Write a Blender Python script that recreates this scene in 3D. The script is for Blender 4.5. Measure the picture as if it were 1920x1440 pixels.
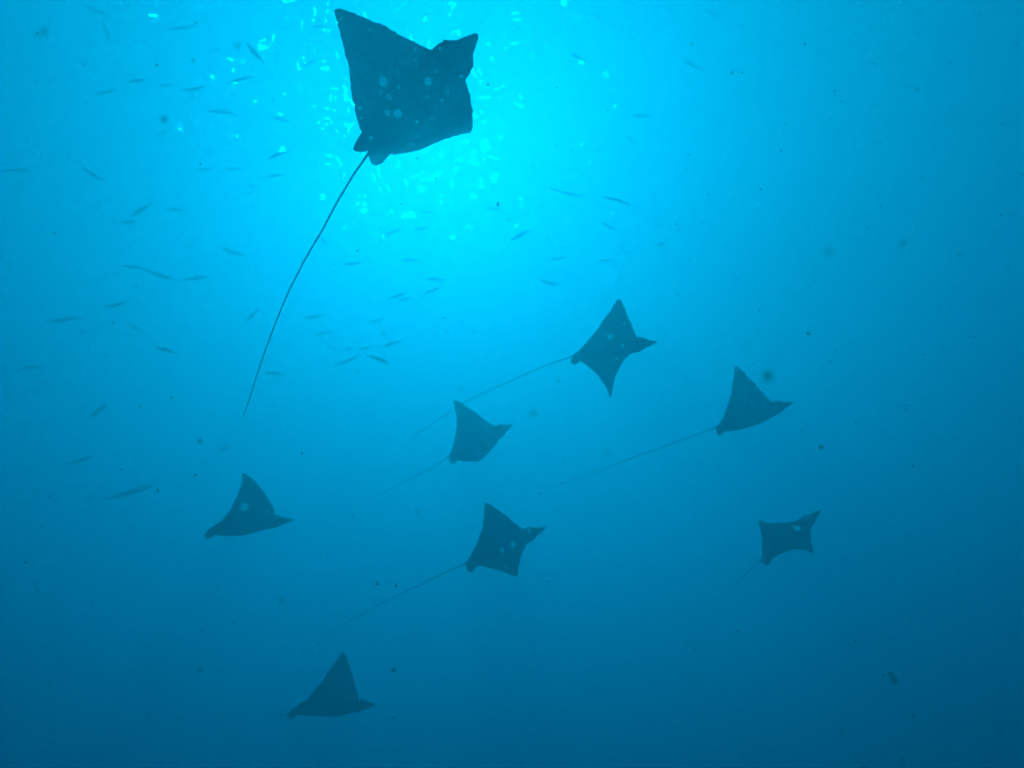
import bpy, math, random
import numpy as np
from mathutils import Vector, Matrix

# ------------------------------------------------------------------ clear
for o in list(bpy.data.objects):
    bpy.data.objects.remove(o, do_unlink=True)
scene = bpy.context.scene
COL = scene.collection
RNG = np.random.default_rng(11)

# ------------------------------------------------------------------ camera
DEPTH = 30.0                      # metres of water above the diver
PITCH = math.radians(46.0)
F, CX, CY = 1663.0, 960.0, 720.0  # focal length and centre, in photo pixels
CAM = np.array([0.0, 0.0, -DEPTH])
FW = np.array([0.0, math.cos(PITCH), math.sin(PITCH)])
UP = np.array([0.0, -math.sin(PITCH), math.cos(PITCH)])
RT = np.array([1.0, 0.0, 0.0])
cam_data = bpy.data.cameras.new("camera")
cam_data.sensor_width = 36.0
cam_data.lens = F * 36.0 / 1920.0
cam_data.clip_start = 0.02
cam_data.clip_end = 2000.0
cam_data.dof.use_dof = True
cam_data.dof.focus_distance = 3.0
cam_data.dof.aperture_fstop = 6.0
cam = bpy.data.objects.new("camera", cam_data)
cam.location = CAM.tolist()
cam.rotation_euler = (math.pi / 2 + PITCH, 0, 0)
COL.objects.link(cam)
scene.camera = cam


def direction(px, py):
    v = FW + RT * (px - CX) / F - UP * (py - CY) / F
    return v / np.linalg.norm(v)


def at(px, py, dist):
    return CAM + direction(px, py) * dist


# ------------------------------------------------------------------ sky, sun, exposure
SUN = direction(815, 285)          # where the glow through the water is centred
world = bpy.data.worlds.new("World")
scene.world = world
world.use_nodes = True
nt = world.node_tree
nt.nodes.clear()
w_out = nt.nodes.new("ShaderNodeOutputWorld")
w_bg = nt.nodes.new("ShaderNodeBackground")
w_sky = nt.nodes.new("ShaderNodeTexSky")
w_sky.sky_type = 'NISHITA'
w_sky.sun_disc = False
w_sky.sun_elevation = math.asin(SUN[2])
w_sky.sun_rotation = math.atan2(SUN[0], SUN[1])
w_bg.inputs["Strength"].default_value = 0.05
nt.links.new(w_sky.outputs[0], w_bg.inputs["Color"])
nt.links.new(w_bg.outputs[0], w_out.inputs["Surface"])
sun_data = bpy.data.lights.new("sun", 'SUN')
sun_data.energy = 5.0
sun_data.angle = math.radians(0.53)
sun_data.color = (1.0, 0.96, 0.9)
sun = bpy.data.objects.new("sun", sun_data)
sun.rotation_euler = Vector((-SUN).tolist()).to_track_quat('-Z', 'Y').to_euler()
sun.location = (0, 0, 40)
COL.objects.link(sun)
scene.view_settings.view_transform = 'Standard'
scene.view_settings.look = 'None'
scene.view_settings.exposure = 1.83
scene.view_settings.gamma = 1.0
scene.view_settings.use_curve_mapping = False
scene.cycles.max_bounces = 10
scene.cycles.volume_bounces = 2
scene.cycles.transparent_max_bounces = 12
scene.cycles.use_denoising = True
scene.cycles.sample_clamp_indirect = 4.0
scene.cycles.caustics_reflective = False
scene.cycles.caustics_refractive = False


# ------------------------------------------------------------------ helpers
def new_mat(name):
    m = bpy.data.materials.new(name)
    m.use_nodes = True
    m.node_tree.nodes.clear()
    out = m.node_tree.nodes.new("ShaderNodeOutputMaterial")
    return m, m.node_tree, out


def mesh_object(name, verts, faces, mat, smooth=True):
    me = bpy.data.meshes.new(name)
    me.from_pydata([tuple(v) for v in verts], [], [tuple(f) for f in faces])
    me.validate()
    if smooth:
        me.polygons.foreach_set("use_smooth", [True] * len(me.polygons))
    me.materials.append(mat)
    me.update()
    o = bpy.data.objects.new(name, me)
    COL.objects.link(o)
    return o


def tag(o, label, category=None, group=None, kind=None):
    o["label"] = label
    if category:
        o["category"] = category
    if group:
        o["group"] = group
    if kind:
        o["kind"] = kind
    return o


# ------------------------------------------------------------------ sea surface, seen from below
m_surf, t, out = new_mat("sea_surface_material")
N = t.nodes
mix = N.new("ShaderNodeMixShader")
mix.inputs[0].default_value = 0.045
tr = N.new("ShaderNodeBsdfTransparent")
gl = N.new("ShaderNodeBsdfGlass")
gl.inputs["Roughness"].default_value = 0.22
gl.inputs["IOR"].default_value = 1.33
gl.inputs["Color"].default_value = (0.95, 0.98, 1.0, 1)
tc = N.new("ShaderNodeTexCoord")
n1 = N.new("ShaderNodeTexNoise")
n1.inputs["Scale"].default_value = 1.1
n1.inputs["Detail"].default_value = 1.0
n1.inputs["Roughness"].default_value = 0.55
bump = N.new("ShaderNodeBump")
bump.inputs["Strength"].default_value = 1.0
bump.inputs["Distance"].default_value = 0.9
t.links.new(tc.outputs["Object"], n1.inputs["Vector"])
t.links.new(n1.outputs[0], bump.inputs["Height"])
t.links.new(bump.outputs[0], gl.inputs["Normal"])
t.links.new(tr.outputs[0], mix.inputs[1])
t.links.new(gl.outputs[0], mix.inputs[2])
t.links.new(mix.outputs[0], out.inputs["Surface"])

n = 260
k = np.linspace(-1, 1, n)
ax = 22 * k + 178 * k ** 5
gx, gy = np.meshgrid(ax, 14 + ax, indexing='ij')
gz = np.zeros_like(gx)
for i in range(22):
    lam = 1.6 * 1.17 ** i * 0.75 + 0.4
    th = 0.5 + RNG.normal() * 0.7
    amp = 0.010 * lam ** 0.8
    kk = 2 * math.pi / lam
    fade = np.clip(1.6 - np.hypot(gx, gy - 14) / (lam * 14), 0, 1)
    gz += amp * fade * np.sin(kk * (gx * math.cos(th) + gy * math.sin(th)) + RNG.uniform(0, 6.28))
gz += -2.8 * np.sin(2 * math.pi * (gy - 15 - .75 * gx) / 46)      # a long swell, added to tilt the sun glints towards the glow
verts = np.stack([gx, gy, gz], -1).reshape(-1, 3)
idx = np.arange(n * n).reshape(n, n)
faces = np.stack([idx[:-1, :-1], idx[1:, :-1], idx[1:, 1:], idx[:-1, 1:]], -1).reshape(-1, 4)
surf = mesh_object("sea_surface", verts.tolist(), faces.tolist(), m_surf)
tag(surf, "rippled sea surface glinting in the sun far above the rays", kind="structure")

# ------------------------------------------------------------------ the water itself: one even volume
m_water, t, out = new_mat("sea_water_volume")
SA = np.array([0.380, 0.0548, 0.0358])    # absorption per metre


def volume(D, scatter, absorb, g):
    pv = t.nodes.new("ShaderNodeVolumePrincipled")
    colr = np.array(scatter) / D
    absr = (1 - np.clip(np.array(absorb) / (D * (1 - colr)), 0, 1)) ** 2
    pv.inputs["Color"].default_value = (*colr, 1)
    pv.inputs["Absorption Color"].default_value = (*absr, 1)
    pv.inputs["Density"].default_value = D
    pv.inputs["Anisotropy"].default_value = g
    for a_ in ("Density Attribute", "Color Attribute", "Temperature Attribute"):
        pv.inputs[a_].default_value = ""
    return pv


va_ = volume(0.40, (0.003, 0.027, 0.021), SA, 0.76)            # suspended particles: forward scattering, greenish
vb_ = volume(0.20, (0.001, 0.027, 0.042), (0, 0, 0), 0.52)     # the water itself: wide, blue scattering
vadd = t.nodes.new("ShaderNodeAddShader")
t.links.new(va_.outputs[0], vadd.inputs[0])
t.links.new(vb_.outputs[0], vadd.inputs[1])
t.links.new(vadd.outputs[0], out.inputs["Volume"])
x0, x1, y0, y1, z0, z1 = -199, 199, -184, 212, -85, 4.6
bv = [(x, y, z) for x in (x0, x1) for y in (y0, y1) for z in (z0, z1)]
bf = [(0, 1, 3, 2), (4, 6, 7, 5), (0, 4, 5, 1), (2, 3, 7, 6), (0, 2, 6, 4), (1, 5, 7, 3)]
water = mesh_object("haze", bv, bf, m_water, smooth=False)
tag(water, "clear blue sea water that fades distant rays and fish", kind="stuff")

# ------------------------------------------------------------------ eagle rays
XL = np.array([[0, .68], [.02, .67], [.05, .61], [.08, .545], [.11, .515], [.14, .485], [.16, .43], [.168, .36],
               [.22, .335], [.4, .25], [.6, .15], [.8, .04], [.9, -.02], [.97, -.07], [1, -.12]])
XT = np.array([[0, -.61], [.02, -.635], [.05, -.655], [.085, -.67], [.115, -.655], [.135, -.60], [.143, -.505],
               [.17, -.50], [.25, -.46], [.4, -.385], [.6, -.285], [.8, -.2], [.9, -.16], [1, -.125]])
HALF = 1.0                                  # half the wing span in metres


def xl(s):
    return np.interp(s, XL[:, 0], XL[:, 1])


def xt(s):
    return np.interp(s, XT[:, 0], XT[:, 1])


def wing_pose(x, y, wp):
    """bends the flat plan of a ray into its wing beat; wp = angle, curl, sweep, twist of left and right wing, edge fullness"""
    s = np.abs(y)
    s0 = .13
    q = np.clip((s - .17) / .83, 0, 1)
    U = np.clip((x - xt(s)) / (xl(s) - xt(s) + 1e-6), 0, 1)
    ce = np.where(y >= 0, wp[8], wp[10])
    ct = np.where(y >= 0, wp[9], wp[11])
    x = x + 4 * q * (1 - q) * (ce * U + ct * (1 - U))
    res = np.zeros(x.shape + (3,))
    nrm = np.zeros(x.shape + (3,))
    for sg, (a, kq, w, tw) in ((1, wp[:4]), (-1, wp[4:8])):
        m = (y >= 0) if sg == 1 else (y < 0)
        ds = np.clip(s[m] - s0, 0, None)
        g = np.linspace(0, .87, 88)
        gm = (g[1:] + g[:-1]) / 2
        th = a * np.clip(gm / .25, 0, 1) + kq * gm
        h = g[1]
        cy = np.concatenate([[0], np.cumsum(np.cos(th)) * h])
        cz = np.concatenate([[0], np.cumsum(np.sin(th)) * h])
        Y = np.minimum(s[m], s0) + np.interp(ds, g, cy)
        Z = np.interp(ds, g, cz) + tw * ds * (x[m] - (xl(s[m]) + xt(s[m])) / 2)
        ang = a * np.clip(ds / .25, 0, 1) + kq * ds
        res[m] = np.stack([x[m] + w * ds ** 2, sg * Y, Z], -1)
        nrm[m] = np.stack([0 * ang, -sg * np.sin(ang), np.cos(ang)], -1)
    return res, nrm


def rotm(r):
    cy, sy, cp, sp, cr, sr = math.cos(r[0]), math.sin(r[0]), math.cos(r[1]), math.sin(r[1]), math.cos(r[2]), math.sin(r[2])
    Rz = np.array([[cy, -sy, 0], [sy, cy, 0], [0, 0, 1]])
    Ry = np.array([[cp, 0, -sp], [0, 1, 0], [sp, 0, cp]])
    Rx = np.array([[1, 0, 0], [0, cr, -sr], [0, sr, cr]])
    return Rz @ Ry @ Rx


m_ray, t, out = new_mat("eagle_ray_skin")
N = t.nodes
pr = N.new("ShaderNodeBsdfPrincipled")
pr.inputs["Roughness"].default_value = 0.55
at_n = N.new("ShaderNodeAttribute")
at_n.attribute_name = "spot"
tc = N.new("ShaderNodeTexCoord")
ns = N.new("ShaderNodeTexNoise")
ns.inputs["Scale"].default_value = 9.0
ns.inputs["Detail"].default_value = 4.0
mott = N.new("ShaderNodeMix")
mott.data_type = 'RGBA'
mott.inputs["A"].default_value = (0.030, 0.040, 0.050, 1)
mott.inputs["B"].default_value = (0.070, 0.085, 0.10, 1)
mx = N.new("ShaderNodeMix")
mx.data_type = 'RGBA'
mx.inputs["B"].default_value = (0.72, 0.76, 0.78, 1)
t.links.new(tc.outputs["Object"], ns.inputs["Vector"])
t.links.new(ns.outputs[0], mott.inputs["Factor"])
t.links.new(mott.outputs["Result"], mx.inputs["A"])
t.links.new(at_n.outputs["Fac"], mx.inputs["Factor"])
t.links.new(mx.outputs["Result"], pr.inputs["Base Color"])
tl = N.new("ShaderNodeBsdfTranslucent")          # translucency added to brighten the belly and its spots
tl.inputs["Color"].default_value = (0.95, 0.97, 0.97, 1)
m1 = N.new("ShaderNodeMixShader")
at_b = N.new("ShaderNodeAttribute")
at_b.attribute_name = "light_through"
t.links.new(at_b.outputs["Fac"], m1.inputs[0])
t.links.new(pr.outputs[0], m1.inputs[1])
t.links.new(tl.outputs[0], m1.inputs[2])
tp = N.new("ShaderNodeBsdfTransparent")
tp.inputs["Color"].default_value = (1, 1, 1, 1)
at_p = N.new("ShaderNodeAttribute")
at_p.attribute_name = "spot_window"               # belly spots made clear, brightened by light passing through the back
m2 = N.new("ShaderNodeMixShader")
t.links.new(at_p.outputs["Fac"], m2.inputs[0])
t.links.new(m1.outputs[0], m2.inputs[1])
t.links.new(tp.outputs[0], m2.inputs[2])
t.links.new(m2.outputs[0], out.inputs["Surface"])

m_eye, t, out = new_mat("eye_material")
pe = t.nodes.new("ShaderNodeBsdfPrincipled")
pe.inputs["Base Color"].default_value = (0.01, 0.01, 0.012, 1)
pe.inputs["Roughness"].default_value = 0.2
t.links.new(pe.outputs[0], out.inputs["Surface"])

NH = 0.02


def half_thick(x, y):
    s = np.abs(y)
    L, T = xl(s), xt(s)
    u = np.clip((x - T) / (L - T + 1e-6), 0, 1)
    edge = np.clip(u * (1 - u) * 4, 0, 1) ** 0.6
    body = .085 * np.exp(-(s / .17) ** 2) * np.clip((.75 - x) * 3.2, 0.3, 1) * np.clip((x + .88) * 2.0, 0.42, 1)
    wing = .026 * (1 - s) ** .8 + .004
    ridge = .045 * np.exp(-((x - .43) / .06) ** 2 - ((s - .115) / .045) ** 2)      # brow over the eye
    return (body + wing + ridge) * edge


def build_ray(p, tail_px, tail_r, spots, label, ny, nu, seed):
    rng = np.random.default_rng(seed)
    p = p.copy()
    p[:3] = CAM + (p[:3] - CAM) * HALF / .8     # poses were measured for a 1.6 m span
    tail_r = tail_r * HALF / .8 * (.85 if ny > 200 else .56)
    # columns crowd where head and pelvic fins need them
    half = np.concatenate([np.linspace(0, .18, ny // 4, endpoint=False), np.linspace(.18, 1, ny // 2 - ny // 4 + 1)])
    half[-1] = .9985
    cols = np.concatenate([-half[:0:-1], half])
    uu = (1 - np.cos(np.linspace(0, math.pi, nu))) / 2
    uu = .6 * uu + .4 * np.linspace(0, 1, nu)
    Y, U = np.meshgrid(cols, uu, indexing='ij')
    s = np.abs(Y)
    rag = sum(a_ * np.sin(s * f_ + rng.uniform(0, 6)) for a_, f_ in ((.006, 17), (.004, 29.3), (.0032, 47.1), (.0026, 83.7), (.002, 131.3)))
    rag *= np.clip((s - .18) * 8, 0, 1)
    X = (xt(s) + rag) + (xl(s) + rag * .7 - xt(s) - rag) * U
    XP = X if ny > 200 else np.where((X < -.45) & (s < .16), -.45 + (X + .45) * .87, X)      # shorter pelvic fins
    base, nrm = wing_pose(XP, Y, p[6:18])
    base[..., 2] -= np.clip((-.47 - X) / .13, 0, 1) * np.minimum(s, .14) * (.4 if ny > 200 else .7)      # pelvic fins droop
    ht = half_thick(X, Y)
    ht[:, 0] = 0
    ht[:, -1] = 0
    top = base + nrm * (ht * 1.1)[..., None]
    bot = base - nrm * (ht * .9)[..., None]
    C, K = X.shape
    tid = np.arange(C * K).reshape(C, K)
    bid = np.full((C, K), -1)
    nxt = C * K
    bid[:, 0] = tid[:, 0]
    bid[:, -1] = tid[:, -1]
    inner = np.arange(C * (K - 2)).reshape(C, K - 2) + nxt
    bid[:, 1:-1] = inner
    V = np.concatenate([top.reshape(-1, 3), bot[:, 1:-1].reshape(-1, 3)])
    fx = np.stack([tid[:-1, :-1], tid[:-1, 1:], tid[1:, 1:], tid[1:, :-1]], -1).reshape(-1, 4)
    fb = np.stack([bid[:-1, :-1], bid[1:, :-1], bid[1:, 1:], bid[:-1, 1:]], -1).reshape(-1, 4)
    fl = fx[:, ::-1]
    faces = [tuple(f) for f in fl.tolist()] + [tuple(f[::-1]) for f in fb.tolist()]
    # close the two wing tips
    for c in (0, C - 1):
        for j in range(K - 1):
            q = [tid[c, j], tid[c, j + 1], bid[c, j + 1], bid[c, j]]
            q = [int(v) for i, v in enumerate(q) if v not in q[:i]]
            if len(q) > 2:
                faces.append(tuple(q))
    # pale spots: given ones below, a dense pattern on the back
    sp_b = np.zeros(X.shape)
    for (sx, sy, rx, ry, val) in spots:
        d = np.sqrt(((X - sx) / rx) ** 2 + ((Y - sy) / ry) ** 2)
        sp_b = np.maximum(sp_b, val * np.clip((1.15 - d) / .3, 0, 1))
    for i in range(46 if ny > 200 else 0):                    # scattered small flecks on the big ray
        sy = rng.uniform(-.75, .75)
        sx = xt(abs(sy)) + (xl(abs(sy)) - xt(abs(sy))) * rng.uniform(.08, .9)
        d = np.hypot(X - sx, Y - sy) / rng.uniform(.006, .012)
        sp_b = np.maximum(sp_b, rng.uniform(.4, .95) * np.clip((1.2 - d) / .35, 0, 1))
    sp_t = np.zeros(X.shape)
    for i in range(110):
        sy = rng.uniform(-.9, .9)
        sx = xt(abs(sy)) + (xl(abs(sy)) - xt(abs(sy))) * rng.uniform(.06, .75)
        r = rng.uniform(.012, .026)
        d = np.hypot(X - sx, Y - sy) / r
        sp_t = np.maximum(sp_t, np.clip((1.2 - d) / .4, 0, 1))
    spot = np.concatenate([sp_t.ravel(), np.minimum(1, 1.2 * sp_b[:, 1:-1].ravel())])
    patch = np.concatenate([0 * sp_t.ravel(), .95 * sp_b[:, 1:-1].ravel()])
    # whip tail: a tapering tube that grows out of the body between the pelvic fins
    R = rotm(p[3:6])
    root = wing_pose(np.array([-.52]), np.array([0.0]), p[6:18])[0][0] * HALF
    rootw = R @ root + p[:3]
    pts = [R @ (wing_pose(np.array([-.36]), np.array([0.0]), p[6:18])[0][0] * HALF) + p[:3], rootw]
    for i, (px, py) in enumerate(tail_px):
        v = FW + RT * (px - CX) / F - UP * (py - CY) / F
        z = rootw[2] - 0.02 * i
        pts.append(CAM + v * ((z - CAM[2]) / v[2]))
    pts = np.array(pts)
    # resample smoothly
    seg = np.concatenate([[0], np.cumsum(np.linalg.norm(np.diff(pts, axis=0), axis=1))])
    tt = np.linspace(0, seg[-1], 60)
    cur = np.stack([np.interp(tt, seg, pts[:, i]) for i in range(3)], -1)
    for _ in range(12):
        cur[1:-1] = (cur[:-2] + 2 * cur[1:-1] + cur[2:]) / 4
    cur += np.cumsum(rng.normal(0, .0010, cur.shape), 0) * np.clip(tt / .3, 0, 1)[:, None]
    loc = (cur - p[:3]) @ R
    f0 = np.clip(np.arange(60) / 59, 0, 1)
    rad = tail_r * (1 - .62 * f0) * (1 + .12 * np.sin(tt * 37) * np.sin(tt * 11)) + .020 * np.exp(-tt / .10)
    V = (V * HALF)
    off = len(V)
    ring = 8
    tv = []
    for i in range(60):
        d = loc[min(i + 1, 59)] - loc[max(i - 1, 0)]
        d /= np.linalg.norm(d)
        a = np.cross(d, [0, 0, 1.0])
        a /= np.linalg.norm(a)
        b = np.cross(a, d)
        rr = rad[i] * (1.0 if i < 59 else .2)
        for j in range(ring):
            w = 2 * math.pi * j / ring
            tv.append(loc[i] + rr * (a * math.cos(w) + b * math.sin(w)))
    for i in range(59):
        for j in range(ring):
            j2 = (j + 1) % ring
            faces.append((off + i * ring + j, off + i * ring + j2, off + (i + 1) * ring + j2, off + (i + 1) * ring + j))
    faces.append(tuple(off + 59 * ring + j for j in range(ring)))
    V = np.concatenate([V, np.array(tv)])
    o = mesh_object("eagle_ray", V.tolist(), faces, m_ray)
    att = o.data.attributes.new("spot", 'FLOAT', 'POINT')
    att.data.foreach_set("value", np.concatenate([spot, np.zeros(len(tv))]).astype(np.float32))
    att = o.data.attributes.new("spot_window", 'FLOAT', 'POINT')
    att.data.foreach_set("value", np.concatenate([patch, np.zeros(len(tv))]).astype(np.float32))
    att = o.data.attributes.new("light_through", 'FLOAT', 'POINT')
    att.data.foreach_set("value", np.concatenate([np.full(sp_t.size, .85), np.full(len(V) - sp_t.size, .6 if ny > 200 else .12)]).astype(np.float32))  # back passes most light; big ray's underside raised to lighten it
    M = np.eye(4)
    M[:3, :3] = R
    M[:3, 3] = p[:3]
    o.matrix_world = Matrix(M.tolist())
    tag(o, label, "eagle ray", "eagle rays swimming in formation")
    # eyes on the sides of the head
    for sg in (1, -1):
        ex, ey = .47, sg * .128
        c = wing_pose(np.array([ex]), np.array([ey]), p[6:18])[0][0] * HALF + np.array([0, sg * .006, .012])
        ev, ef = sphere(c, .016)
        e = mesh_object("eye", ev, ef, m_eye)
        e.parent = o
    return o


def sphere(c, r, nr=6, ns=10):
    v = [(c[0], c[1], c[2] + r)]
    for i in range(1, nr):
        a = math.pi * i / nr
        for j in range(ns):
            b = 2 * math.pi * j / ns
            v.append((c[0] + r * math.sin(a) * math.cos(b), c[1] + r * math.sin(a) * math.sin(b), c[2] + r * math.cos(a)))
    v.append((c[0], c[1], c[2] - r))
    f = [(0, 1 + j, 1 + (j + 1) % ns) for j in range(ns)]
    for i in range(nr - 2):
        for j in range(ns):
            a, b = 1 + i * ns + j, 1 + i * ns + (j + 1) % ns
            f.append((a, a + ns, b + ns, b))
    q = len(v) - 1
    f += [(q, 1 + (nr - 2) * ns + (j + 1) % ns, 1 + (nr - 2) * ns + j) for j in range(ns)]
    return v, f


# RAYDATA-BEGIN
# p: position, yaw pitch roll, wing angles; tail points in photo pixels; tail radius; belly spots in plan coordinates; label
RAYS = [
    dict(p=[-0.5847, 2.5408, -24.8198, -0.7943, 0.0475, 0.0602, 0.7965, 0.1945, -0.0642, -0.0838, 0.7266, 0.2078, 0.0259, 0.0768, -0.0276, 0.0697, 0.0079, 0.0445],
         tail=[(660, 330), (632, 376), (600, 437), (565, 495), (540, 548), (520, 598), (500, 650), (480, 710), (462, 768), (455, 783)], tr=0.0095,
         spots=[(-0.0858, -0.2714, 0.0391, 0.0343, 1), (-0.1239, -0.1714, 0.0255, 0.0233, 1), (-0.2207, -0.1143, 0.0255, 0.0238, 1), (-0.1656, -0.0571, 0.038, 0.0358, 1), (0.1867, -0.0571, 0.0297, 0.0287, 1), (-0.0126, -0.1714, 0.019, 0.0175, 0.92), (-0.1563, -0.2286, 0.0146, 0.0128, 0.69), (-0.1229, 0.1, 0.0178, 0.017, 0.92), (-0.0243, 0.1571, 0.0117, 0.0116, 0.92), (-0.0752, 0.1429, 0.0118, 0.0115, 0.57), (0.0268, 0.3429, 0.0153, 0.0232, 1), (0.2115, 0.1143, 0.0151, 0.0148, 0.8), (0.1354, 0.1286, 0.0134, 0.013, 0.8), (0.0974, 0.0143, 0.0124, 0.0119, 0.92), (0.2794, -0.0571, 0.0111, 0.011, 0.69), (0.2248, -0.2, 0.0111, 0.011, 0.92), (0.2726, -0.2571, 0.012, 0.011, 0.8), (0.4205, -0.1429, 0.0126, 0.0121, 1), (0.3777, 0.1143, 0.0157, 0.0156, 0.92), (-0.2329, 0.1857, 0.0132, 0.0128, 0.92), (-0.3344, 0.2143, 0.0126, 0.0122, 1), (-0.4777, -0.0714, 0.0174, 0.016, 1), (-0.3832, -0.2714, 0.0202, 0.0174, 0.92), (-0.4287, -0.2143, 0.0141, 0.0123, 0.92), (-0.3206, -0.4, 0.0123, 0.0113, 0.69), (-0.0794, -0.7571, 0.0178, 0.0173, 0.92), (0.0576, -0.6286, 0.0112, 0.011, 0.92), (-0.1154, -0.9, 0.0317, 0.032, 0.4), (-0.2987, -0.5286, 0.011, 0.011, 0.69), (-0.1769, -0.5143, 0.0123, 0.0115, 0.57), (-0.0801, -0.4571, 0.016, 0.0152, 0.46), (0.3087, 0.1286, 0.011, 0.011, 0.57), (-0.0914, -0.0571, 0.011, 0.011, 0.69)],
         label='largest and nearest spotted eagle ray, dark against the sun, with a long whip tail'),
    dict(p=[1.1871, 6.9556, -22.204, -0.0217, 0.1996, 0.3212, -0.3723, -0.1707, 0.1592, 0.292, 0.2784, 0.1319, 0.1524, -0.0311, -0.0708, 0.1007, 0.0018, 0.0248],
         tail=[(1010, 690), (950, 718), (890, 744), (850, 768), (800, 800), (765, 826)], tr=0.008,
         spots=[(-0.1024, -0.3571, 0.0452, 0.0566, 0.92), (-0.2037, -0.4286, 0.0291, 0.0345, 0.57), (0.1116, -0.1571, 0.0219, 0.0388, 1), (0.1014, 0.2714, 0.025, 0.033, 1), (0.0814, -0.5571, 0.025, 0.0288, 0.8), (-0.2847, -0.1714, 0.0169, 0.0291, 0.69), (-0.2047, -0.2143, 0.0194, 0.0295, 0.57), (-0.1914, -0.7857, 0.0201, 0.0215, 0.57)],
         label="star-shaped eagle ray with both wings spread, gliding right of the photo's middle"),
    dict(p=[3.1539, 8.3703, -21.9246, -0.3528, 0.1014, 0.1853, 0.4697, 0.0355, 0.2583, 0.0335, 0.5638, 0.1495, 0.0944, 0.1974, -0.0319, -0.0049, -0.0074, 0.0306],
         tail=[(1270, 828), (1180, 861), (1110, 887), (1060, 904), (1025, 916)], tr=0.0085,
         spots=[(0.0319, -0.3, 0.0268, 0.0318, 0.69), (0.208, -0.2143, 0.0226, 0.0315, 0.69), (0.149, -0.5286, 0.0225, 0.022, 0.69)],
         label='eagle ray nearest the right edge in the middle row, one wing raised high'),
    dict(p=[-0.4769, 9.5532, -21.3079, -0.2639, 0.4, 0.0636, 0.4544, 0.0634, -0.0044, 0.1523, 0.4063, 0.0069, 0.0051, 0.0357, 0.0073, 0.0073, 0.0046, 0.0606],
         tail=[(790, 888), (740, 912), (700, 932), (655, 954)], tr=0.008,
         spots=[(-0.0833, 0.3429, 0.0287, 0.0899, 0.8), (-0.1539, -0.7714, 0.0328, 0.0296, 0.8), (0.2006, -0.2714, 0.0317, 0.0369, 0.46)],
         label='small pale eagle ray in the very middle, above the one with fully lowered wing'),
    dict(p=[-3.147, 8.5919, -23.5341, 0.391, 0.4157, 0.222, 0.1538, 0.2057, 0.311, -0.0641, 0.5871, 0.2886, -0.0941, -0.101, -0.0238, -0.0038, 0.0496, 0.0311],
         tail=[(360, 1003), (325, 1018), (290, 1040)], tr=0.0025,
         spots=[(-0.1696, -0.4714, 0.058, 0.0683, 0.92), (0.0096, -0.5286, 0.0187, 0.0223, 0.57), (0.1578, -0.3714, 0.021, 0.0251, 0.8), (-0.0, -0.4143, 0.0158, 0.0187, 0.57), (-0.3695, -0.0571, 0.0175, 0.0427, 0.69), (-0.2954, -0.0571, 0.016, 0.0387, 0.69), (-0.4557, 0.1, 0.0223, 0.0554, 0.69)],
         label='leftmost triangular eagle ray with a pale patch, one wing raised high'),
    dict(p=[-0.0924, 8.6513, -23.7965, -0.2407, 0.3445, 0.1631, -0.0031, -0.0767, 0.1411, -0.0681, 0.2631, 0.0507, 0.1336, 0.1171, -0.0498, 0.0249, 0.0165, 0.0663],
         tail=[(800, 1090), (745, 1117), (690, 1145), (640, 1172), (600, 1196)], tr=0.0085,
         spots=[(0.1286, -0.0857, 0.0332, 0.068, 0.69), (-0.05, -0.0857, 0.027, 0.0554, 0.69), (-0.138, 0.5714, 0.0286, 0.0463, 0.8), (0.4243, -0.1571, 0.0227, 0.0403, 0.8), (-0.3555, -0.2571, 0.0177, 0.0271, 0.57), (-0.3169, 0.3857, 0.0154, 0.0279, 0.57), (0.0519, -0.6857, 0.0224, 0.0256, 0.69), (-0.1179, -0.5714, 0.0192, 0.0229, 0.46)],
         label='kite-shaped eagle ray below the centre, with a faint tail trailing down left'),
    dict(p=[3.6537, 9.5672, -22.9887, -0.8239, 0.2501, 0.2483, 0.2516, -0.5239, 0.0238, -0.2453, 0.193, -0.3113, 0.1485, 0.2997, -0.0327, 0.1038, -0.1122, 0.0355],
         tail=[(1390, 1085), (1340, 1130), (1300, 1165), (1260, 1200)], tr=0.005,
         spots=[(0.2222, -0.1429, 0.0389, 0.0664, 0.92), (0.4771, -0.1429, 0.025, 0.0388, 0.57), (-0.2147, 0.5143, 0.0378, 0.0506, 0.69), (0.1029, -0.6857, 0.0205, 0.0381, 0.57)],
         label='faintest squarish eagle ray at the lower right, wings held out flat'),
    dict(p=[-2.1291, 10.0643, -25.0945, 0.3897, 0.2319, 0.0282, 0.297, 0.1013, 0.2881, -0.2533, 0.6467, 0.0337, 0.1, 0.0941, 0.0358, -0.0123, 0.0114, 0.0132],
         tail=[(515, 1343), (480, 1362), (450, 1380)], tr=0.0025,
         spots=[(-0.0151, -0.3714, 0.0211, 0.0219, 0.8), (-0.2961, -0.1571, 0.0163, 0.0323, 0.46), (0.0989, -0.4143, 0.0167, 0.0168, 0.46), (-0.1303, -0.4571, 0.0115, 0.0119, 0.46)],
         label='lowest triangular eagle ray near the bottom, one wing raised to a point'),
]
for i, ry in enumerate(RAYS):
    big = i == 0
    build_ray(np.array(ry["p"]), ry["tail"], ry["tr"], ry["spots"], ry["label"], 360 if big else 180, 170 if big else 80, 40 + i)
# RAYDATA-END

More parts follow.
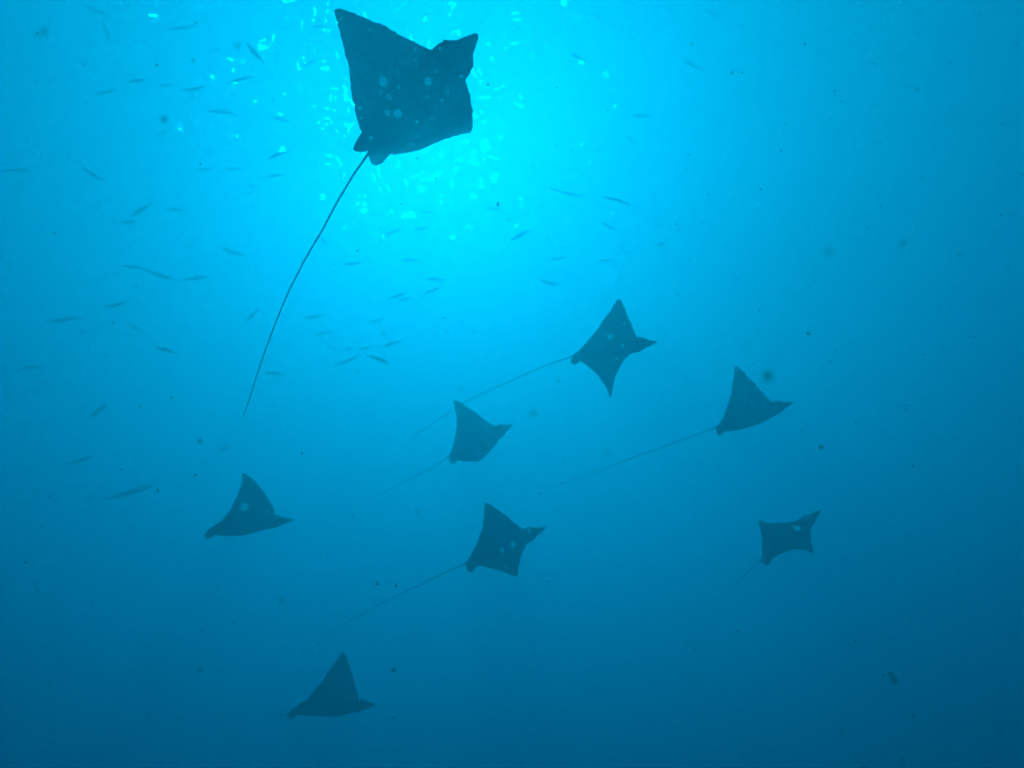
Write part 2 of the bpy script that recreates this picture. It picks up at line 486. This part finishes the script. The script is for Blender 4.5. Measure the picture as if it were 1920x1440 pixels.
# ------------------------------------------------------------------ distant school of slender fish
m_fish, t, out = new_mat("fish_skin")
pf = t.nodes.new("ShaderNodeBsdfPrincipled")
pf.inputs["Base Color"].default_value = (0.30, 0.33, 0.35, 1)
pf.inputs["Roughness"].default_value = 0.45
tf = t.nodes.new("ShaderNodeBsdfTransparent")
mf = t.nodes.new("ShaderNodeMixShader")
mf.inputs[0].default_value = 0.48                # bodies made see-through to fade them as more haze would
t.links.new(pf.outputs[0], mf.inputs[1])
t.links.new(tf.outputs[0], mf.inputs[2])
t.links.new(mf.outputs[0], out.inputs["Surface"])


def fish_mesh(bend, deep):
    """one slender fish, nose at x = +0.5, tail fork at x = -0.5, bent sideways by bend"""
    prof = [(.5, .004, .005), (.46, .018, .016), (.40, .032, .027), (.30, .048, .036), (.15, .060, .042), (0, .063, .042),
            (-.12, .056, .036), (-.22, .042, .027), (-.30, .028, .018), (-.36, .019, .011), (-.40, .017, .007)]
    v, f, ring = [], [], 12
    for x, h, w in prof:
        for j in range(ring):
            a = 2 * math.pi * j / ring
            v.append((x, 1.15 * w * math.cos(a), 1.2 * deep * h * math.sin(a)))
    for i in range(len(prof) - 1):
        for j in range(ring):
            j2 = (j + 1) % ring
            f.append((i * ring + j, (i + 1) * ring + j, (i + 1) * ring + j2, i * ring + j2))
    f.append(tuple(range(ring)))
    f.append(tuple(len(v) - 1 - j for j in range(ring)))

    def fin(outline, th):
        o = len(v)
        for sg in (1, -1):
            for x, z in outline:
                v.append((x, sg * th, z))
        m = len(outline)
        f.append(tuple(o + i for i in range(m)))
        f.append(tuple(o + m + i for i in reversed(range(m))))
        for i in range(m):
            j = (i + 1) % m
            f.append((o + i, o + m + i, o + m + j, o + j))
    fin([(-.385, .016), (-.50, .092), (-.475, .04), (-.445, 0), (-.385, -.010)], .003)
    fin([(-.385, .010), (-.445, 0), (-.475, -.04), (-.50, -.092), (-.385, -.016)], .003)
    fin([(.14, .05 * deep), (.06, .115), (.04, .09), (.0, .055 * deep)], .003)
    fin([(-.16, .045 * deep), (-.23, .10), (-.24, .07), (-.27, .03)], .003)
    fin([(-.16, -.045 * deep), (-.27, -.03), (-.24, -.07), (-.23, -.10)], .003)
    fin([(.20, -.05 * deep), (.12, -.05 * deep), (.10, -.095), (.12, -.10)], .003)
    v = [(x, y + bend * (x * x - .12 + .35 * x), z) for x, y, z in v]
    me = bpy.data.meshes.new("slender_fish")
    me.from_pydata(v, [], f)
    me.validate()
    me.polygons.foreach_set("use_smooth", [True] * len(me.polygons))
    me.materials.append(m_fish)
    return me


FISH_MESH = {b: fish_mesh(b * .17, 1.0 + .1 * (b % 2)) for b in (-2, -1, 0, 1, 2)}

# nose x, y, tail x, y (photo pixels), bend, label
FISH = [
    (160, 12, 210, 31, 1, "faint slender fish at the top left, nearest the photo's top left corner"),
    (188, 38, 212, 78, 2, "faint curved fish hanging steeply just below the topmost fish on the left"),
    (318, 56, 372, 46, 1, "faint thick-headed fish high on the left, rising slightly towards the right"),
    (413, 92, 390, 98, 0, "very faint tiny fish left of the steep fish beside the dark round speck"),
    (462, 82, 497, 118, 1, "steep slender fish just right of the dark round speck near the top"),
    (240, 154, 278, 149, 0, "small level fish, upper of two neighbours left of the crossing pair of fish"),
    (183, 177, 220, 167, 1, "small fish slanting up rightwards, lower of two left of the crossing pair"),
    (295, 163, 328, 158, 0, "very faint level fish touching the left end of the crossing pair"),
    (385, 165, 333, 168, -1, "level fish of the crossing pair with another fish dropping from its middle"),
    (365, 187, 353, 170, 0, "short fish dropping steeply from the middle of a level fish"),
    (423, 155, 478, 144, -1, "dark slender fish rising gently rightwards, above the long curved fish"),
    (390, 204, 447, 219, -2, "dark long curved fish bowed downwards, left of the big ray"),
    (505, 218, 550, 229, 1, "slender fish slanting down rightwards between curved fish and the big ray"),
    (585, 50, 614, 49, 0, "small level fish just left of the big ray's upper wing tip"),
    (566, 124, 594, 112, 0, "small fish slanting up towards the big ray's long left edge"),
    (290, 259, 314, 244, 0, "very faint short fish slanting up below the three-cornered dark speck"),
    (60, 320, 0, 321, 1, "level fish cut by the photo's left edge in the upper half"),
    (150, 313, 195, 338, 1, "slender fish slanting down rightwards, right of the fish at the left edge"),
    (367, 318, 403, 317, 0, "faint level fish, left one of two in line left of the ray's tail"),
    (420, 318, 455, 316, 0, "faint level fish, right one of two in line left of the ray's tail"),
    (501, 296, 543, 285, -1, "dark fish curving upwards rightwards, left of the big ray's pelvic fins"),
    (502, 331, 531, 327, 0, "short thick level fish, first one below the dark upcurved fish"),
    (460, 347, 488, 352, 1, "faint fish, upper of three close together left of the big ray's tail"),
    (460, 363, 482, 359, 0, "faint short fish, middle of three close together left of the ray's tail"),
    (480, 373, 467, 397, 1, "faint steep fish, lowest of three close together left of the ray's tail"),
    (632, 326, 652, 334, 1, "short fish touching the big ray's tail close below its pelvic fins"),
    (555, 396, 567, 406, 0, "tiny faint fish slanting down, left of the tail's upper third"),
    (245, 405, 284, 383, -1, "fish slanting up rightwards in open water midway along the left side"),
    (223, 416, 257, 416, 0, "very faint level fish directly below the upslanting fish on the left"),
    (170, 392, 190, 390, 0, "tiny faint fish left of the upslanting fish on the left side"),
    (310, 391, 350, 395, 0, "very faint level fish right of the upslanting fish on the left side"),
    (412, 466, 463, 479, 1, "slender fish slanting down rightwards, alone left of the tail's middle"),
    (230, 498, 272, 505, -1, "thick-headed fish, first in the row of three nose to tail"),
    (272, 508, 335, 525, 1, "long fish, middle of the row of three nose to tail"),
    (392, 517, 338, 527, 1, "thin upcurved fish, last in the row of three nose to tail"),
    (197, 576, 238, 566, 1, "short dark fish slanting up, below the row of three on the left"),
    (90, 602, 160, 597, -1, "long faint level fish near the left edge at mid height"),
    (240, 607, 271, 623, 0, "faint fish slanting down, below and right of the short dark fish"),
    (290, 651, 332, 662, 0, "dark fish slanting down, lowest in the cluster left of the tail's end"),
    (462, 603, 486, 577, 0, "steep fish rising towards the tail, just left of its lower third"),
    (422, 657, 448, 657, 0, "very faint level fish left of the tail's lower end"),
    (35, 690, 86, 687, -1, "very faint level fish low near the left edge, above the steep one"),
    (602, 442, 613, 464, 0, "short steep fish dangling just right of the big ray's tail"),
    (752, 428, 718, 443, 0, "thin fish slanting up, left one of two below the big ray"),
    (803, 426, 772, 432, 0, "thin fish slanting up, right one of two below the big ray"),
    (785, 397, 814, 399, 0, "short level fish among the glints below the big ray"),
    (642, 497, 682, 491, 1, "level thick fish right of the tail, left of the glint patch"),
    (750, 487, 786, 490, -1, "faint level fish left of the bright glint patch"),
    (797, 522, 834, 526, -1, "level fish just below and left of the bright glint patch"),
    (763, 550, 725, 561, 0, "slender fish, upper left of three upslanting fish below the glint patch"),
    (826, 539, 790, 552, 0, "slender fish, right one of three upslanting fish below the glint patch"),
    (745, 564, 776, 558, 0, "slender faint fish, lowest of three upslanting fish below the glint patch"),
    (570, 597, 608, 590, 1, "fish slanting up a little, right of the tail's lower part"),
    (590, 627, 623, 623, 0, "faint level fish under the upslanting fish right of the tail"),
    (695, 605, 720, 597, 0, "very faint fish right of the pair beside the tail's lower part"),
    (718, 650, 754, 639, -1, "fish slanting up, upper one beside the small bright glint"),
    (732, 680, 685, 667, 1, "dark fish slanting down, lower one beside the small bright glint"),
    (672, 656, 696, 650, 0, "tiny fish, right one of two left of the small bright glint"),
    (645, 656, 665, 651, 0, "tiny fish, left one of two left of the small bright glint"),
    (672, 669, 624, 685, -1, "long thin fish slanting up, lowest left of the small bright glint"),
    (495, 697, 535, 704, -1, "curved fish touching the right side of the tail near its end"),
    (1030, 353, 1056, 360, 0, "short fish, left one of two nose to tail right of the glints"),
    (1052, 361, 1090, 367, 0, "level fish, right one of two nose to tail right of the glints"),
    (1127, 367, 1179, 383, -1, "darkest slender fish, slanting down at the far right of the glints"),
    (940, 393, 906, 388, 0, "short thick level fish between two glints below the big ray's head"),
    (945, 413, 964, 409, 0, "tiny fish left of a glint, above the steep upslanting fish"),
    (957, 451, 994, 431, 0, "dark steep upslanting fish in the middle of the glints"),
    (1128, 417, 1154, 432, 0, "short fish slanting down below the darkest slender fish"),
    (1032, 488, 1064, 481, 0, "thin faint fish slanting up, above the middle star-shaped ray"),
    (1120, 490, 1148, 487, 0, "very faint level fish straight above the star-shaped ray's wing tip"),
    (1012, 526, 1052, 535, 1, "fish slanting down slightly, left of the star-shaped ray's upper wing"),
    (1227, 460, 1251, 456, 0, "very faint fish, rightmost of those above the star-shaped ray"),
    (1070, 100, 1101, 117, 0, "fish slanting down, right of the big ray's head"),
    (1282, 115, 1321, 132, 0, "faint fish slanting down, far right of the big ray's head"),
    (1322, 18, 1346, 33, 0, "very faint fish at the top edge, rightmost of the school"),
    (1185, 215, 1223, 221, -1, "faint level fish right of the big ray, above the hooked one"),
    (1172, 256, 1198, 273, 1, "short hooked fish slanting down, right of the big ray"),
    (200, 757, 165, 786, -1, "thin steep fish rising rightwards near the left edge, below mid height"),
    (176, 854, 124, 873, 1, "thin fish slanting up, left of the triangular ray and above the long one"),
    (182, 927, 155, 941, 0, "thin short fish just left of the long upslanting thin one"),
    (286, 911, 194, 938, 0, "very long thin upslanting fish left of the triangular ray"),
    (410, 843, 436, 837, 0, "faint short level fish above the triangular ray, beside a dark speck"),
]
frng = np.random.default_rng(5)
for (hx, hy, tx, ty, bend, label) in FISH:
    pl = math.hypot(hx - tx, hy - ty)
    Lt = frng.uniform(.7, .85)
    d = frng.uniform(24.0, 27.5)
    if "dark" in label:
        d = frng.uniform(21.0, 23.0)
    if "faint" in label:
        d = frng.uniform(27.0, 29.5)
    if pl > 58:
        d = max(25.0, d * 58 / pl * 1.03)
    pw = pl * d / F
    dd = 0.0
    if pw < Lt:
        dd = min(math.sqrt(Lt * Lt - pw * pw), .75 * pw) * (1 if frng.random() < .5 else -1)
    ph, pt = at(hx, hy, d + dd / 2), at(tx, ty, d - dd / 2)
    ax_ = ph - pt
    L = np.linalg.norm(ax_)
    ax_ /= L
    side = np.cross([0, 0, 1.0], ax_)
    side /= np.linalg.norm(side)
    upv = np.cross(ax_, side)
    o = bpy.data.objects.new("slender_fish", FISH_MESH[bend])
    M = np.eye(4)
    M[:3, 0], M[:3, 1], M[:3, 2] = ax_ * L, side * L, upv * L
    M[:3, 3] = (ph + pt) / 2
    COL.objects.link(o)
    o.matrix_world = Matrix(M.tolist())
    tag(o, label, "fish", "school of slender fish under the sea surface")

# ------------------------------------------------------------------ drifting specks
m_snow, t, out = new_mat("speck_material")
pz = t.nodes.new("ShaderNodeBsdfPrincipled")
pz.inputs["Base Color"].default_value = (0.05, 0.05, 0.04, 1)
pz.inputs["Roughness"].default_value = 0.9
tz = t.nodes.new("ShaderNodeBsdfTranslucent")
tz.inputs["Color"].default_value = (0.35, 0.35, 0.3, 1)
ta = t.nodes.new("ShaderNodeBsdfTransparent")
z1 = t.nodes.new("ShaderNodeAddShader")
z2 = t.nodes.new("ShaderNodeMixShader")
z2.inputs[0].default_value = 0.70                # gelatinous, half see-through
t.links.new(pz.outputs[0], z1.inputs[0])
t.links.new(tz.outputs[0], z1.inputs[1])
t.links.new(z1.outputs[0], z2.inputs[1])
t.links.new(ta.outputs[0], z2.inputs[2])
t.links.new(z2.outputs[0], out.inputs["Surface"])
G = (1 + 5 ** .5) / 2
ICO_V = np.array([(-1, G, 0), (1, G, 0), (-1, -G, 0), (1, -G, 0), (0, -1, G), (0, 1, G), (0, -1, -G), (0, 1, -G), (G, 0, -1), (G, 0, 1), (-G, 0, -1), (-G, 0, 1)]) / math.hypot(1, G)
ICO_F = np.array([(0, 11, 5), (0, 5, 1), (0, 1, 7), (0, 7, 10), (0, 10, 11), (1, 5, 9), (5, 11, 4), (11, 10, 2), (10, 7, 6), (7, 1, 8),
                  (3, 9, 4), (3, 4, 2), (3, 2, 6), (3, 6, 8), (3, 8, 9), (4, 9, 5), (2, 4, 11), (6, 2, 10), (8, 6, 7), (9, 8, 1)])
srng = np.random.default_rng(21)
m_pale, t, out = new_mat("pale_fleck_material")
tq = t.nodes.new("ShaderNodeBsdfTranslucent")
tq.inputs["Color"].default_value = (0.95, 0.95, 0.9, 1)
t.links.new(tq.outputs[0], out.inputs["Surface"])
sv, sf, si = [], [], []
for i in range(7500):
    px, py = srng.uniform(-500, 2420), srng.uniform(-400, 1840)
    fine = i >= 1300
    d = srng.uniform(.5 ** .5, (5.0 if fine else 4.0) ** .5) ** 2
    r = d / F * (srng.uniform(.45, .8) if fine else (0.8 + srng.exponential(.5)))
    c = at(px, py, d)
    sh = ICO_V * srng.uniform(.5, 1.3, (12, 1)) * srng.uniform(.6, 1.5, 3) * r
    sf.append(ICO_F + 12 * i)
    sv.append(sh + c)
    si += [1 if (fine and srng.random() < .45) else 0] * 20
snow = mesh_object("marine_snow", np.concatenate(sv).tolist(), np.concatenate(sf).tolist(), m_snow)
snow.data.materials.append(m_pale)
snow.data.polygons.foreach_set("material_index", si)
tag(snow, "tiny dark and pale specks drifting everywhere in the water", "specks", kind="stuff")

SPECKS = [
    (83, 59, 5, .5, (1, 1.2, 1), "dark blurred speck at top left, larger and upper of a pair"),
    (71, 68, 4, .5, (1, 1, 1), "dark blurred speck at top left, smaller and lower of a pair"),
    (445, 85, 5, .55, (.8, 1.3, 1), "dark round speck left of the big ray, beside a steep fish"),
    (308, 224, 6, .6, (1, 1.2, 1), "three-cornered dark speck left of the long curved fish"),
    (1440, 705, 12, .45, (1.1, 1, 1), "largest blurred dark speck, beside the right-hand triangular ray"),
    (375, 827, 5, .7, (1.1, .9, 1), "dark round speck above the triangular ray on the left"),
    (1000, 775, 6, .42, (1, 1, 1), "blurred speck right of the small middle ray's snout"),
    (707, 1095, 4, 1.6, (1, 1, 1), "crisp black speck alone left of a ray's trailing tail"),
    (1675, 1272, 12, 1.6, (.55, 1.2, .8), "leaf-shaped dark flake at the lower right"),
    (1556, 472, 6, .40, (1, 1, 1), "faint blurred speck, left one of two right of the star-shaped ray"),
    (1694, 456, 5, .55, (1, 1, 1), "small blurred speck, right one of two right of the star-shaped ray"),
    (1373, 136, 4, 1.4, (.35, 1.5, .5), "tiny dark streak high on the right, tilted upwards"),
    (1516, 625, 4, 1.5, (1.3, .6, 1), "small crisp dark speck above the right-hand triangular ray"),
    (528, 1125, 4, .6, (1, 1, 1), "soft dark speck below the left triangular ray"),
    (375, 1255, 4, .7, (1, 1, 1), "dark speck left of the lowest ray"),
]
for (px, py, rp, d, st, label) in SPECKS:
    r = .85 * rp * d / F
    nv = []
    # a lumpy bit: icosahedron split once
    vv = [tuple(v) for v in ICO_V]
    ff = []
    cache = {}

    def mid(a, b):
        key = (min(a, b), max(a, b))
        if key not in cache:
            m = np.array(vv[a]) + np.array(vv[b])
            vv.append(tuple(m / np.linalg.norm(m)))
            cache[key] = len(vv) - 1
        return cache[key]
    for a, b, c in ICO_F.tolist():
        ab, bc, ca = mid(a, b), mid(b, c), mid(c, a)
        ff += [(a, ab, ca), (b, bc, ab), (c, ca, bc), (ab, bc, ca)]
    va = np.array(vv) * srng.uniform(.75, 1.2, (len(vv), 1)) * r
    if st[0] < .6:                                   # flat flakes and streaks lie slanted
        ang = math.radians(35 if px > 1500 else -25)
        va = va * np.array(st)
        va = np.stack([va[:, 0] * math.cos(ang) - va[:, 1] * math.sin(ang), va[:, 0] * math.sin(ang) + va[:, 1] * math.cos(ang), va[:, 2]], -1)
        va = va[:, 0:1] * RT + va[:, 1:2] * UP + va[:, 2:3] * FW
    else:
        va = va * np.array(st)
    o = mesh_object("drifting_speck", va.tolist(), ff, m_snow)
    o.location = at(px, py, d).tolist()
    tag(o, label, "speck", "larger specks drifting near the diver")
